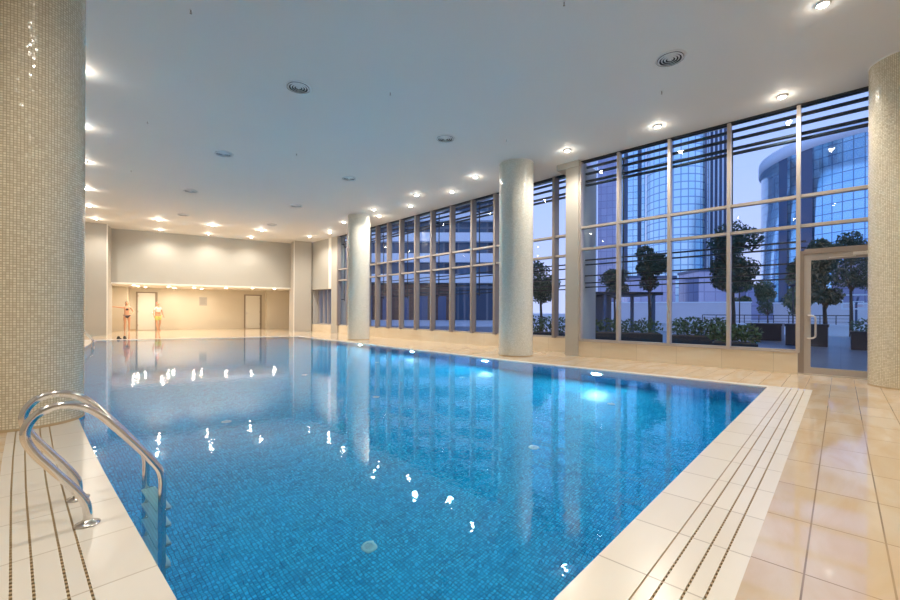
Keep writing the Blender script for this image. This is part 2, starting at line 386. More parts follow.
# doors of the recess
def white_door(idx, s0, s1, z, hinge_left):
    f = empty('door_%d' % idx, (*wp(s0, 6.04), 0)); struct(f); f.rotation_euler.z = math.atan2(tW.y, tW.x)
    w = s1-s0; m = MB()
    m.box((0,-.05,0),(.09,.02,z)); m.box((w-.12,-.05,0),(w,.02,z)); m.box((0.09,-.05,z-.07),(w-.12,.02,z)); m.build('frame', 'doorf', f)
    lf = box('leaf', 'door', (.09,-.035,.02),(w-.12,.01,z-.07), f)
    hx = w-.20 if hinge_left else .17
    m = MB(); m.box((hx-.02,-.045,.98),(hx+.02,-.035,1.14)); m.tube([(hx,-.04,1.06),(hx,-.08,1.06),(hx+(-.11 if hinge_left else .11),-.08,1.06)], .011, 8); m.build('handle', 'satin', lf)
    m = MB()
    xh = .10 if hinge_left else w-.135
    for zz in (.25, 1.1, z-.3): m.box((xh,-.045,zz),(xh+.015,-.035,zz+.1))
    m.build('hinges', 'doorf', lf)
    return f
white_door(2, .50, 1.58, 2.36, True)
white_door(3, 6.44, 7.55, 2.34, False)
e = empty('wall_notice', (*wp(4.03, 6.05), 1.80), math.atan2(tW.y, tW.x))
tag(e, 'faint grey notice panel on the beige wall between the two white doors', 'sign')
box('panel', 'sign', (-.22,-.02,-.25),(.22,0,.30), e)
m = MB()
for k in range(5): m.box((-.16,-.023,.18-.08*k),(.16-.05*(k%2),-.0205,.20-.08*k))
m.build('printed_lines', 'ink', e)

# ------------------------------------------------------------------ facade
ZH = 5.315; SILL = .43
def frame_T(p, ang): return Matrix.Translation((p[0], p[1], 0)) @ Matrix.Rotation(ang, 4, 'Z')
# local frame of a facade: x runs along the facade away from the camera (+Y world), y points outside (-> +X world) when rotated
def facade(idx, p0, p1, mull, mw, md, transoms, name, mm='alu', sillz=SILL, louv=(), louv2=(), ends=True, topz=ZH):
    d = Vector((p1[0]-p0[0], p1[1]-p0[1])); Ln = d.length; ang = math.atan2(d.y, d.x)
    e = empty(name, (p0[0], p0[1], 0), ang); struct(e)
    # outside is to the right of the running direction -> local y negative
    for s in mull:
        box('mullion', mm, (s-mw/2, -.06, sillz), (s+mw/2, md, topz), e)
    for z in transoms:
        box('transom', 'alu', (0, -.05, z-.03), (Ln, md*.75, z+.03), e)
    box('head_rail', 'louvre', (0, -.07, topz), (Ln, .05, H), e)
    box('bottom_rail', 'alu', (0, -.06, sillz), (Ln, .06, sillz+.05), e)
    cuts = sorted(mull)
    for a, c in zip(cuts, cuts[1:]):
        box('glass_pane', 'glass', (a, -.012, sillz), (c, 0, topz), e)
    for z in louv:
        box('louvre_blade', 'louvre', (-.1, -.37, z-.020), (Ln+.1, -.26, z+.020), e)
    for z in louv2:
        box('louvre_blade', 'louvre', (-.1 if not ends else 1.12, -.36, z-.014), (Ln+.1, -.26, z+.014), e)
    if louv:
        for s in mull[::2]:
            m = MB()
            m.box((s-.02, -.26, 1.85), (s+.02, -.06, 1.89)); m.box((s-.02, -.26, 4.9), (s+.02, -.06, 4.94)); m.box((s-.02,-.27,1.8),(s+.02,-.25,H-.1)); m.build('louvre_bracket', 'louvre', e)
    return e
LU = (5.27, 5.09, 4.88, 4.77); LL = (2.67, 2.54, 2.23, 2.03, 1.91)
NX = 10.78
# near bay (starts beyond the door jamb): the door is at Y -.5 .. .6
w1 = facade(1, (NX, -.6), (NX, 5.22), [0, 1.22, 2.38, 3.57, 4.77, 5.80], .065, .12, (3.52, 2.93), 'window_1', louv=LU, louv2=LL, ends=True)
w1.children[0]
# remove the parts of window_1 that fall in the doorway: the pane over the door starts at the door head
for o in list(w1.children):
    if o.name.startswith('glass_pane') and min(v.co.x for v in o.data.vertices) < .1:
        for v in o.data.vertices:
            if v.co.z < 1: v.co.z = 2.45
    if o.name.startswith('bottom_rail'):
        for v in o.data.vertices:
            if v.co.x < .1: v.co.x = 1.22
    if o.name.startswith('mullion') and min(v.co.x for v in o.data.vertices) < .1:
        for v in o.data.vertices:
            if v.co.z < 1: v.co.z = 2.45
# sill walls
b = MB(); b.box((NX-.10, .62, 0), (NX+.2, 5.25, SILL)); struct(b.build('wall_window_sill', 'sill'))
struct(box('trim_12', 'alu', (NX-.13, .60, SILL-.012), (NX+.1, 5.25, SILL+.012)))
# wall beyond the door, behind the right hand column
struct(box('wall_right', 'pil', (NX-.05, -4, 0), (NX+.2, -.60, H)))
# pilaster between the bays
b = MB(); b.prism([(NX-.16, 5.22), (FX(5.62)+.3, 5.22), (FX(5.62)+.3, 5.60), (NX-.16, 5.60)], 0, H); struct(b.build('wall_pier', 'pil'))
struct(box('trim_13', 'pil', (NX-.20, 5.20, H-.16), (NX+.3, 5.86, H)))
# far bays
def fp(y): return (FX(y), y)
p0, p1 = fp(5.6), fp(17.9); k = math.dist(p0, p1)/(17.9-5.6)
mus = [6.35, 7.52, 8.73, 9.84, 10.97, 12.13, 13.19, 14.28, 15.25, 16.22, 17.03, 17.85]
w2 = facade(2, p0, p1, [(y-5.6)*k for y in [5.62]+mus], .085, .19, (3.5, 2.9), 'window_2', mm='alum', louv=LU, louv2=(2.67, 2.54, 2.23, 2.03, 1.91), ends=False)
b = MB(); b.prism([(FX(5.6)-.1, 5.6), (FX(5.6)+.2, 5.6), (FX(21.0)+.2, 21.0), (FX(21.0)-.1, 21.0)], 0, SILL); struct(b.build('wall_far_window_sill', 'sill'))
w3 = facade(3, fp(17.9), fp(20.1), [0.04, 1.1, 2.2], .085, .19, (3.5, 2.9), 'window_3', mm='alum', louv=LU, louv2=(), ends=False)
b = MB(); b.prism([(FX(20.1)-.16, 20.1), (FX(20.1)+.3, 20.1), (FX(20.85)+.3, 20.85), (FX(20.85)-.16, 20.85)], 0, H); struct(b.build('wall_far_pier', 'pil'))
# high wall panel over the small recessed window, next to the right pilaster
c0, c1 = (12.42, 21.05), wp(SP+.98, .3)
b = MB(); b.prism([c0, (c0[0]+.3, c0[1]), (c1[0]+.3, c1[1]), c1], 2.5, H); struct(b.build('wall_upper_panel', 'wall'))
b = MB(); b.prism([(12.40, 20.95), (12.7, 20.95), (12.7, 21.25), (12.40, 21.25)], 2.5, H); struct(b.build('trim_14', 'soffit'))
w4 = facade(4, (12.85, 20.9), (12.95, 23.2), [.02, .55, 1.1, 1.65, 2.25], .06, .12, (), 'window_4', topz=2.55)
b = MB(); b.prism([(12.35, 20.9), (13.1, 20.9), (13.2, 23.3), (12.45, 23.3)], 0, SILL); struct(b.build('wall_low_sill', 'sill'))
b = MB(); b.prism([(12.85, 20.9), (13.1, 20.9), (13.2, 23.6), (12.95, 23.6)], 2.5, H); struct(b.build('wall_recess_lintel', 'wall'))
b = MB(); b.prism([(12.5, 23.2), (15.5, 23.2), (15.5, 23.5), (12.5, 23.5)], 0, H); struct(b.build('wall_end', 'pil'))
# dark head line under the ceiling edge of the far bays and the near bay
# ------------------------------------------------------------------ glass door
dr = struct(empty('door_1', (NX, .62, 0)))
DW = 1.24
m = MB(); m.box((-.10,-.09,0),(.06,0,2.43)); m.box((-.10,-DW,0),(.06,-DW+.08,2.43)); m.box((-.10,-DW+.08,2.36),(.06,-.09,2.46)); m.build('frame', 'alud', dr)
m = MB(); m.box((-.07,-.19,.03),(-.01,-.09,2.36)); m.box((-.07,-DW+.08,.03),(-.01,-DW+.18,2.36)); m.box((-.07,-DW+.18,2.24),(-.01,-.19,2.36)); m.box((-.07,-DW+.18,.03),(-.01,-.19,.15)); lf = m.build('leaf', 'alu', dr)
box('glass_pane', 'glassd', (-.045,-DW+.18,.15),(-.033,-.19,2.24), lf)
m = MB(); m.tube([(-.07,-.15,1.16),(-.12,-.15,1.16),(-.145,-.165,1.16),(-.15,-.19,1.16),(-.15,-.23,1.155),(-.15,-.26,1.13),(-.15,-.265,1.09),(-.15,-.265,.79),(-.15,-.26,.75),(-.15,-.23,.725),(-.15,-.19,.72),(-.145,-.165,.72),(-.12,-.15,.72),(-.07,-.15,.72)], .017, 10)
m.build('pull_handle', 'satin', lf)
m = MB(); m.box((-.14,-1.08,2.285),(-.07,-.78,2.345)); m.build('closer_body', 'satin', lf)
m = MB(); m.box((-.115,-.82,2.262),(-.085,-.45,2.278)); m.build('closer_arm', 'satin', lf)
box('threshold', 'satin', (-.12,-DW,0),(.08,0,.03), dr)

# ------------------------------------------------------------------ columns
def column(x, y, r, m, label):
    e = empty('round_column', (x, y, 0)); tag(e, label, 'column')
    b = MB(); b.lathe([(r, 0), (r, H)], 72); b.build('mosaic_shaft', m, e)
    b = MB(); b.lathe([(r+.004, 0), (r+.004, .02), (r, .022)], 72); b.build('base_joint', 'spacer', e)
    b = MB(); b.lathe([(r, H-.02), (r+.006, H-.018), (r+.006, H)], 72); b.build('top_joint', 'ceil', e)
column(.125, 6.38, .455, 'mosaic', 'large round column of beige mosaic beside the near pool ladder')
column(9.72, 6.64, .475, 'mosaicw', 'round pale mosaic column at pool edge before the middle of the window wall')
column(10.36, 15.25, .47, 'mosaicw', 'round pale mosaic column at the far end of the window side deck')
column(10.05, -.80, .47, 'mosaic', 'round beige mosaic column beside the glass door')

# ------------------------------------------------------------------ pool ladders
def catmull(P, n=6):
    P = [Vector(p) for p in P]; out = []
    Q = [P[0]*2-P[1]] + P + [P[-1]*2-P[-2]]
    for i in range(1, len(Q)-2):
        for k in range(n):
            t = k/n; a, b_, c, d = Q[i-1:i+3]
            out.append(.5*((2*b_)+(c-a)*t+(2*a-5*b_+4*c-d)*t*t+(3*b_-a-3*c+d)*t**3))
    out.append(P[-1]); return out
PROF = [(-.18,0),(-.178,.06),(-.19,.13),(-.235,.215),(-.325,.35),(-.39,.45),(-.425,.535),(-.415,.605),(-.37,.66),(-.30,.685),(-.22,.672),(-.14,.62),(-.06,.525),(.05,.38),(.115,.285),(.157,.215),(.172,.145),(.172,.03),(.172,-.4),(.172,-1.05)]
def ladder(x, y, rz, label):
    e = empty('pool_ladder', (x, y, 0), rz); tag(e, label, 'pool ladder', 'steel pool ladders on the left pool edge')
    for s in (-.23, .23):
        b = MB(); b.tube([(p.x, s, p.y) for p in catmull([(a, c, 0) for a, c in PROF], 6)], .0215, 14)
        ra = b.build('handrail', 'chrome', e)
        b = MB(); b.lathe([(.058, .001), (.058, .008), (.03, .018), (.022, .03)], 24, Matrix.Translation((-.18, s, 0))); b.build('floor_flange', 'chrome', ra)
        for z in (-.10, -.36, -.62, -.88):
            b = MB(); b.lathe([(.013,0),(.013,.02),(.007,.028),(0,.03)], 12, Matrix.Translation((.172, s, z)) @ Matrix.Rotation(PI/2, 4, 'Y') @ Matrix.Translation((0,0,.016)))
            b.build('bolt_cap', 'chrome', ra)
    for z in (-.10, -.36, -.62, -.88):
        b = MB(); b.box((.145, -.215, z-.02), (.225, .215, z+.012))
        t = b.build('tread', 'inlet', e)
        b = MB()
        for k in range(4): b.box((.152+.018*k, -.205, z+.012), (.160+.018*k, .205, z+.016))
        b.build('grip_strips', 'white', t)
    return e
l1 = ladder(.475, 3.30, 0, 'polished steel pool ladder with two looped handrails in the left foreground')
l2 = copy_tree(l1); l2.location = (xl(18.3), 18.3, 0); l2.rotation_euler.z = -.16
l2['label'] = 'small distant steel pool ladder at the far left end of the pool'

# ------------------------------------------------------------------ ceiling fittings
CW = (1, .925, .82)
def downlight(x, y, label, energy=70, tilt=None, z=H, spot=150, halo=1.2, group='recessed ceiling spotlights over the pool hall', proto=[]):
    if proto: e = copy_tree(proto[0])
    else:
        e = empty('downlight', (0, 0, 0))
        b = MB(); b.lathe([(.062,-.030),(.080,-.028),(.085,-.002),(.085,0)], 28); b.build('trim_ring', 'white', e)
        b = MB(); b.lathe([(.0,-.036),(.050,-.034),(.062,-.024)], 24); b.build('lens', 'lens', e)
        proto.append(e)
    e.location = (x, y, z); tag(e, label, 'ceiling light', group)
    l = bpy.data.lights.new('downlight_beam', 'SPOT'); l.energy = energy; l.color = CW; l.spot_size = math.radians(spot); l.spot_blend = .7; l.shadow_soft_size = .05
    lo = bpy.data.objects.new('beam', l); COL.objects.link(lo); lo.parent = e; lo.location = (0, 0, -.06)
    l = bpy.data.lights.new('downlight_spill', 'POINT'); l.energy = halo; l.color = (1, .93, .82); l.shadow_soft_size = .03
    lo = bpy.data.objects.new('spill', l); COL.objects.link(lo); lo.parent = e; lo.location = (0, 0, -.085)
    return e
win = [(7.45,.19),(10.1,.83),(9.85,2.98),(9.76,5.11),(9.77,8.18),(9.86,10.97),(10.1,13.82),(10.59,16.82),(11.2,19.1)]
wl = ['at the top right edge of the picture','second from the right, above the glass door','third from the right, above the wide near windows','fourth from the right, just before the wall pier',
      'just left of the middle round column','in the inner row, halfway along the far windows','just right of the top of the far round column','just left of the top of the far round column','in the inner row near the far right pilaster']
for (x, y), t in zip(win, wl): downlight(x, y, 'round ceiling spotlight ' + t)
out2 = [((10.43,9.78),'close to the far windows, nearest the middle column'),((10.72,12.28),'close to the far windows, second from the middle column'),((10.95,14.59),'close to the far windows, beside the far round column'),((11.5,19.6),'close to the last narrow window beyond the far column'),((11.32,21.41),'in front of the far right pilaster')]
for (x, y), t in out2: downlight(x, y, 'round ceiling spotlight ' + t, 55)
far1 = [((4.58,22.64),'left'),((6.66,22.1),'middle'),((8.77,21.56),'right')]
for (x, y), t in far1: downlight(x, y, 'bright ceiling spotlight over the far pool end, %s of three' % t, 85, halo=8)
far2 = [((5.18,25.3),'left'),((7.24,24.7),'middle'),((9.18,24.0),'right')]
for (x, y), t in far2: downlight(x, y, 'ceiling spotlight close to the far wall, %s of three' % t, 58, halo=3)
lf_ = [((2.61,24.49),'before the far left pilaster'),((2.10,21.68),'first before the far left pilaster spotlight'),((1.74,18.72),'second streak along the big column edge'),((1.36,15.36),'third streak along the big column edge'),((1.02,12.46),'fourth streak along the big column edge'),((.74,9.54),'topmost streak along the big column edge')]
for (x, y), t in lf_: downlight(x, y, 'ceiling spotlight in the left row, ' + t, 70, halo=5)
# unseen spotlights added out of view to brighten the hall
for (x, y) in [(.3, 3.2), (.3, .2), (4.2, -1.2), (7.6, -2.2), (-1.8, 1.5), (-1.8, 10), (-1.8, 18)]:
    downlight(x, y, 'added ceiling spotlight out of view that brightens the hall', 70)

sof_l = [(4.22,27.15),(4.66,28.62),(4.99,29.46),(5.44,30.0),(5.68,27.0),(6.29,28.56),(6.89,30.0),(7.03,26.5),(7.58,28.55),(8.24,29.4),(8.95,27.17),(10.18,26.4),(11.4,26.0)]
first = None
nm = ['front left','second row left','third row left','back left','front second column','middle second column','back second column','front third column','middle third column','back third column','over the middle of the beige wall','before the right white door','at the right end']
for (x, y), t in zip(sof_l, nm):
    if first is None:
        first = e = empty('soffit_light')
        b = MB(); b.lathe([(.075,-.014),(.09,-.012),(.092,0)], 20); b.build('trim_ring', 'white', e)
        b = MB(); b.lathe([(0,-.019),(.075,-.014)], 20); b.build('lens', 'lens2', e)
    else: e = copy_tree(first)
    e.location = (x, y, 2.623); tag(e, 'small light in the low far recess soffit, ' + t, 'ceiling light', 'small lights in the low soffit of the far recess')
    l = bpy.data.lights.new('soffit_beam', 'SPOT'); l.energy = 14; l.color = (1, .87, .72); l.spot_size = math.radians(155); l.spot_blend = .8; l.shadow_soft_size = .05
    lo = bpy.data.objects.new('beam', l); COL.objects.link(lo); lo.parent = e; lo.location = (0, 0, -.03)

def diffuser():
    e = empty('air_diffuser')
    b = MB(); b.lathe([(.225,-.004),(.225,0)], 40); b.lathe([(0,-.005),(.19,-.004)], 40); b.build('dark_core', 'black', e)
    for i, r in enumerate((.235, .185, .138, .092, .046)):
        b = MB(); z0 = -.004 if i == 0 else -.012
        b.lathe([(r-.021, z0-.014), (r-.018, z0-.017), (r-.002, z0-.006), (r, z0), (r-.004, z0)], 40)
        if i == 4: b.lathe([(0,-.026),(.02,-.023)], 24)
        b.build('louvre_ring', 'white', e)
    return e
vents = [((7.38,2.04),'right, nearest the wide near windows'),((3.64,7.33),'left, the largest one over the near pool'),((7.12,6.91),'in the middle, before the middle round column'),((3.83,11.87),'left, second from the camera in the left row'),
         ((4.24,16.39),'left, third from the camera in the left row'),((7.21,11.16),'second from the camera in the middle row'),((7.69,15.6),'third from the camera in the middle row'),((5.09,20.7),'farthest left, above the far pool end'),((8.55,19.85),'farthest right, above the far pool end')]
v0 = diffuser()
for i, ((x, y), t) in enumerate(vents):
    e = v0 if i == 0 else copy_tree(v0); e.location = (x, y, H)
    tag(e, 'round slotted ceiling air vent ' + t, 'air vent', 'round air vents in the ceiling')
def sprinkler():
    e = empty('fire_sprinkler')
    b = MB(); b.lathe([(.034,-.006),(.034,0)], 20); b.lathe([(0,-.007),(.034,-.006)], 20); b.build('escutcheon', 'satin', e)
    b = MB(); b.lathe([(.009,-.045),(.012,-.006)], 12); b.tube([(.012,0,-.03),(.018,0,-.05),(.004,0,-.07)], .003, 6); b.tube([(-.012,0,-.03),(-.018,0,-.05),(-.004,0,-.07)], .003, 6); b.build('nozzle', 'doorf', e)
    b = MB(); b.lathe([(0,-.074),(.022,-.072),(.022,-.070),(0,-.069)], 14); b.build('deflector', 'doorf', e)
    return e
s0 = sprinkler()
spr = [((1.69,6.55),'top left, nearest the big column'),((2.04,11.09),'left, halfway down the hall'),((4.92,6.23),'over the middle of the pool'),((5.07,2.71),'at the top edge of the picture'),((8.37,2.46),'below the right air vent'),((8.17,5.87),'close to the middle round column'),((5.15,10.46),'above the far half of the pool'),((2.42,15.31),'far left')]
for i, ((x, y), t) in enumerate(spr):
    e = s0 if i == 0 else copy_tree(s0); e.location = (x, y, H); e.scale = (.7, .7, .7)
    tag(e, 'tiny ceiling sprinkler head ' + t, 'sprinkler', 'sprinkler heads in the ceiling')

# ------------------------------------------------------------------ people
def skin_mesh(name, verts, edges, radii, m, parent, sub=2, root=0):
    me = bpy.data.meshes.new(name); me.from_pydata(verts, edges, []); me.update()
    o = bpy.data.objects.new(name, me); COL.objects.link(o)
    md = o.modifiers.new('Skin', 'SKIN'); sv = me.skin_vertices[0].data if me.skin_vertices else None
    if sv is None:
        bm = bmesh.new(); bm.from_mesh(me); bm.verts.layers.skin.verify(); bm.to_mesh(me); bm.free(); sv = me.skin_vertices[0].data
    for i, r in enumerate(radii):
        sv[i].radius = r if isinstance(r, tuple) else (r, r); sv[i].use_root = (i == root)
    s = o.modifiers.new('Sub', 'SUBSURF'); s.levels = s.render_levels = sub
    dg = bpy.context.evaluated_depsgraph_get(); dg.update()
    nm_ = bpy.data.meshes.new_from_object(o.evaluated_get(dg))
    bpy.data.objects.remove(o)
    for p in nm_.polygons: p.use_smooth = True
    nm_.materials.clear(); nm_.materials.append(M[m])
    o = bpy.data.objects.new(name, nm_); COL.objects.link(o); o.parent = parent
    return o
def person(loc, rz, label, arms, legs, cloth, hair_m, long_hair):
    """faces local -Y. arms: {'L': (elbow, wrist), 'R': ...}; legs: {'L': (knee, ankle), ...}"""
    e = empty('person', loc, rz); tag(e, label, 'person')
    V = []; E = []; R = []
    def add(p, r, frm=None):
        V.append(p); R.append(r)
        if frm is not None: E.append((frm, len(V)-1))
        return len(V)-1
    pel = add((0,0,.93), (.15,.105)); wa = add((0,0,1.08), (.125,.09), pel); ch = add((0,.0,1.27), (.155,.105), wa); sh = add((0,.01,1.40), (.12,.075), ch)
    nk = add((0,.01,1.48), .052, sh); hd0 = add((0,-.005,1.545), .062, nk); hd1 = add((0,-.005,1.60), (.078,.088), hd0); hd2 = add((0,0,1.665), (.076,.09), hd1); add((0,0,1.705), (.05,.06), hd2)
    add((0,-.108,1.60), .012, add((0,-.092,1.605), .014, hd1))
    for k, s in (('L', 1), ('R', -1)):
        el, wr = arms[k]
        s0 = add((s*.175,.01,1.375), .052, sh); e0 = add(el, .038, s0); m0 = add(tuple((a*.55+b_*.45) for a, b_ in zip(el, wr)), .036, e0); w0 = add(wr, .025, m0)
        d = (Vector(wr)-Vector(el)).normalized(); side = d.cross(Vector((0,1,0)));
        if side.length < .3: side = d.cross(Vector((1,0,0)))
        side.normalize(); pm = Vector(wr)+d*.07; p0 = add(tuple(pm), (.034,.017), w0)
        for q, ln in zip((-1.5,-.5,.5,1.5), (.062,.075,.072,.055)):
            a = pm + side*q*.017 + d*.022; b_ = a + d*ln*.55 + Vector((0,-.008,0)); c_ = b_ + d*ln*.45 + Vector((0,-.016,0))
            i1 = add(tuple(a), .0095, p0); i2 = add(tuple(b_), .0085, i1); add(tuple(c_), .007, i2)
        t1 = add(tuple(Vector(wr)+d*.035+side*.035), .011, w0); add(tuple(Vector(wr)+d*.075+side*.052), .009, t1)
        kn, an = legs[k]
        h0 = add((s*.088,0,.84), .092, pel); th = add(tuple((Vector((s*.09,0,.84))*.5+Vector(kn)*.5)), .074, h0); k0 = add(kn, .053, th)
        c0 = add(tuple(Vector(kn)*.62+Vector(an)*.38+Vector((0,.015,0))), .055, k0); a0 = add(an, .034, c0)
        he = add((an[0], an[1]+.02, .035), .033, a0); b0 = add((an[0], an[1]-.09, .032), (.036,.03), he); add((an[0], an[1]-.17, .02), (.034,.018), b0)
    body = skin_mesh('body', V, E, R, 'skin', e)
    # eyes, ears, mouth
    b = MB()
    for s in (-1, 1): b.lathe([(0,-.011),(.009,-.006),(.011,0),(.009,.006),(0,.011)], 10, Matrix.Translation((s*.03,-.082,1.625)))
    b.build('eyes', 'swim', body)
    b = MB(); b.box((-.022,-.091,1.556),(.022,-.075,1.564)); b.build('mouth', 'red', body)
    b = MB()
    for s in (-1, 1): b.lathe([(0,-.03),(.014,-.018),(.017,0),(.015,.018),(0,.03)], 10, Matrix.Translation((s*.083,.008,1.61)))
    b.build('ears', 'skin', body)
    # hair: shell over the skull
    hv = [(0,.012,1.60),(0,.014,1.665),(0,.006,1.715)]; hr = [(.074,.088),(.086,.098),(.056,.066)]
    he = [(0,1),(1,2)]
    hv = [(x, y+.028, z+.012) for x, y, z in hv]
    if long_hair: hv += [(0,.065,1.52),(0,.072,1.42),(0,.07,1.33)]; hr += [(.07,.05),(.075,.035),(.05,.02)]; he += [(0,3),(3,4),(4,5)]
    skin_mesh('hair' if hair_m == 'hair' else 'swim_cap', hv, he, hr, hair_m, e)
    for (nm_, m_, vs, rs) in cloth:
        skin_mesh(nm_, vs[0], vs[1], rs, m_, e)
    return e
face1 = math.atan2(.5, -.3)
person((*wp(.26, 4.4), 0), -.05, 'person in a dark two-piece swimsuit with one arm stretched out before the beige recess wall',
       {'L': ((.30,-.04,1.13), (.17,-.21,1.05)), 'R': ((-.46,-.02,1.40), (-.72,-.05,1.42))}, {'L': ((.10,-.03,.48), (.10,0,.08)), 'R': ((-.09,0,.48), (-.10,.03,.08))},
       [('bikini_top', 'swim', ([(-.09,-.02,1.27),(0,-.015,1.265),(.09,-.02,1.27)], [(0,1),(1,2)]), [(.10,.125),(.085,.122),(.10,.125)]),
        ('bikini_bottom', 'swim', ([(0,0,.95),(-.085,0,.88),(.085,0,.88)], [(0,1),(0,2)]), [(.16,.115),(.10,.10),(.10,.10)])], 'hair', True)
person((*wp(1.66, 5.3), 0), .35, 'person in a coral cap, pale top and yellow-green shorts beside the left white door',
       {'L': ((.26,.03,1.10), (.24,-.12,.90)), 'R': ((-.27,.03,1.10), (-.30,-.10,.90))}, {'L': ((.09,-.05,.48), (.085,.05,.08)), 'R': ((-.08,.0,.48), (-.08,-.08,.08))},
       [('pale_top', 'pale', ([(0,0,1.06),(0,0,1.26),(0,.01,1.39),(-.17,.01,1.36),(.17,.01,1.36),(-.22,.02,1.24),(.22,.02,1.24)], [(0,1),(1,2),(2,3),(2,4),(3,5),(4,6)]), [(.145,.11),(.17,.122),(.13,.085),.062,.062,.055,.055]),
        ('belt', 'navy', ([(0,0,1.03),(0,0,1.08)], [(0,1)]), [(.155,.118),(.15,.115)]),
        ('shorts', 'lime', ([(0,0,.97),(-.09,0,.84),(.09,0,.84),(-.088,-.01,.60),(.09,-.03,.60)], [(0,1),(0,2),(1,3),(2,4)]), [(.165,.12),.108,.108,.092,.092])], 'red', False)
# pair of pool shoes on the far deck
def shoe(x, y, rz, label):
    e = empty('pool_shoe', (x, y, 0), rz); tag(e, label, 'shoe', 'dark pool shoes at the far left pool edge')
    b = MB(); sole = [(.045*math.sin(t)*(1+.15*math.cos(t)), .13*math.cos(t)) for t in [2*PI*k/20 for k in range(20)]]
    b.prism(sole, 0, .025); b.build('sole', 'black', e)
    b = MB(); b.lathe([(.046,0),(.04,.05),(.02,.075),(0,.08)], 16, Matrix.Translation((0,.03,.025)) @ Matrix.Diagonal((1,1.7,1,1))); b.build('upper', 'black', e)
shoe(3.17, 22.52, .5, 'left one of the dark pair of pool shoes on the far left deck')
shoe(3.38, 22.60, .25, 'right one of the dark pair of pool shoes on the far left deck')

# ------------------------------------------------------------------ outside
b = MB(); ngon_holes(b, [(10.98,-60),(30,-60),(30,18),(14,40),(13.4,28),(11.85,5.7),(10.98,5.5)], [], -.02); struct(b.build('terrace', 'pave'))
b = MB(); ngon_holes(b, [(30,-60),(400,-300),(400,300),(40,300),(14,40),(30,18)], [], -.03); struct(b.build('street_ground', 'road'))
def leaves(mb, centre, rad, n, size, squash=1.):
    for _ in range(n):
        while True:
            p = Vector((random.uniform(-1,1), random.uniform(-1,1), random.uniform(-1,1)))
            if .35 < p.length < 1: break
        p = Vector((p.x*rad[0], p.y*rad[1], p.z*rad[2])) + Vector(centre)
        a = Vector((random.gauss(0,1), random.gauss(0,1), random.gauss(0,1))).normalized()*size*random.uniform(.6,1.3); c = a.orthogonal().normalized()*size*.5
        c.rotate(Matrix.Rotation(random.uniform(0,6.28), 3, a.normalized()))
        mb.face([p-a*.5, p+c*.5, p+a*.5, p-c*.5])
def tree(x, y, h, r, label, trunk=.45, blobs=10, n=330, size=.18, m='leaf', seed=1, name='broadleaf_tree'):
    random.seed(seed)
    e = empty(name, (x, y, -.02)); tag(e, label, 'tree', 'trees outside the windows')
    b = MB(); b.tube([(0,0,0),(.03,0,h*trunk*.5),(0,.03,h*trunk),(0,0,h*.85)], [.09,.075,.06,.02], 8)
    for k in range(5):
        a = k*1.26; b.tube([(0,0,h*trunk*.95),(math.cos(a)*r*.5,math.sin(a)*r*.5,h*(trunk+.2))], [.04,.015], 6)
    b.build('trunk', 'bark', e)
    b = MB()
    for k in range(blobs):
        a = random.uniform(0,6.28); rr_ = r*.55*random.random()**.5; z = random.uniform(h*trunk+r*.3, h-r*.4); q = r*random.uniform(.45,.62)
        leaves(b, (rr_*math.cos(a), rr_*math.sin(a), z), (q,q,q*.85), n, size)
    b.build('foliage', m, e)
def hedge(x0, y0, x1, y1, w, h, z0, label, m='leaf2', n=900, seed=3):
    random.seed(seed); d = Vector((x1-x0, y1-y0)); L_ = d.length
    e = empty('planter_hedge', (x0, y0, 0), math.atan2(d.y, d.x)); tag(e, label, 'hedge', 'planted hedges on the terrace')
    b = MB(); b.box((-.05,-w/2-.05,-.02),(L_+.05,w/2+.05,z0)); b.build('planter', 'plant', e)
    b = MB(); b.box((0,-w/2,z0),(L_,w/2,z0+.02)); b.build('soil', 'soil', e)
    b = MB(); k = int(L_/.45)+1
    for i in range(k): leaves(b, (L_*(i+.5)/k, 0, z0+h*.5), (.34, w*.55, h*random.uniform(.5,.68)), n//k, .13)
    b.build('foliage', m, e)
def planter(x, y, s, h, label, seed=5, shrub=.5):
    random.seed(seed)
    e = empty('planter_box', (x, y, -.02)); tag(e, label, 'planter', 'dark box planters on the terrace')
    b = MB(); b.box((-s/2,-s/2,0),(s/2,s/2,h)); b.box((-s/2-.03,-s/2-.03,h-.08),(s/2+.03,s/2+.03,h+.02)); b.build('box', 'plant', e)
    if shrub:
        b = MB(); leaves(b, (0,0,h+shrub*.4), (s*.6,s*.6,shrub*.6), 260, .14); b.build('shrub', 'leaf3', e)
hedge(15.6, 7.6, 16.6, 4.9, .9, .55, .42, 'long low green hedge in a dark planter outside the left near windows')
hedge(15.9, 4.3, 16.2, 2.75, .9, .6, .42, 'low green hedge in a dark planter outside the middle near window', seed=4)
hedge(14.2, 2.7, 14.35, 1.75, .8, .55, .35, 'bushy hedge with yellow tips in a dark planter left of the glass door', seed=6, n=700)
planter(23.8, 2.5, 1.2, .75, 'dark cube planter standing alone on the terrace left of the glass door', shrub=.0)
planter(21.0, .95, 1.2, .8, 'dark box planter seen just behind the glass door handle', shrub=.0, seed=8)
planter(20.0, -.75, 1.0, .6, 'dark box planter with a shrub seen low in the glass door', seed=9)
hedge(14.1, 9.9, 14.7, 7.8, .8, .6, .4, 'green hedge in a dark planter outside the narrow panes right of the middle column', seed=7)
tree(21.25, 6.75, 4.5, .85, 'round-headed tree outside the second near window pane', seed=11, trunk=.52, n=380)
tree(21.9, 3.45, 5.3, 1.15, 'large dark tree outside between the middle near panes', seed=12, trunk=.42, blobs=13, n=420)
tree(28.2, 11.2, 4.4, 1.0, 'slim tree outside the leftmost near window pane', seed=13, trunk=.5)
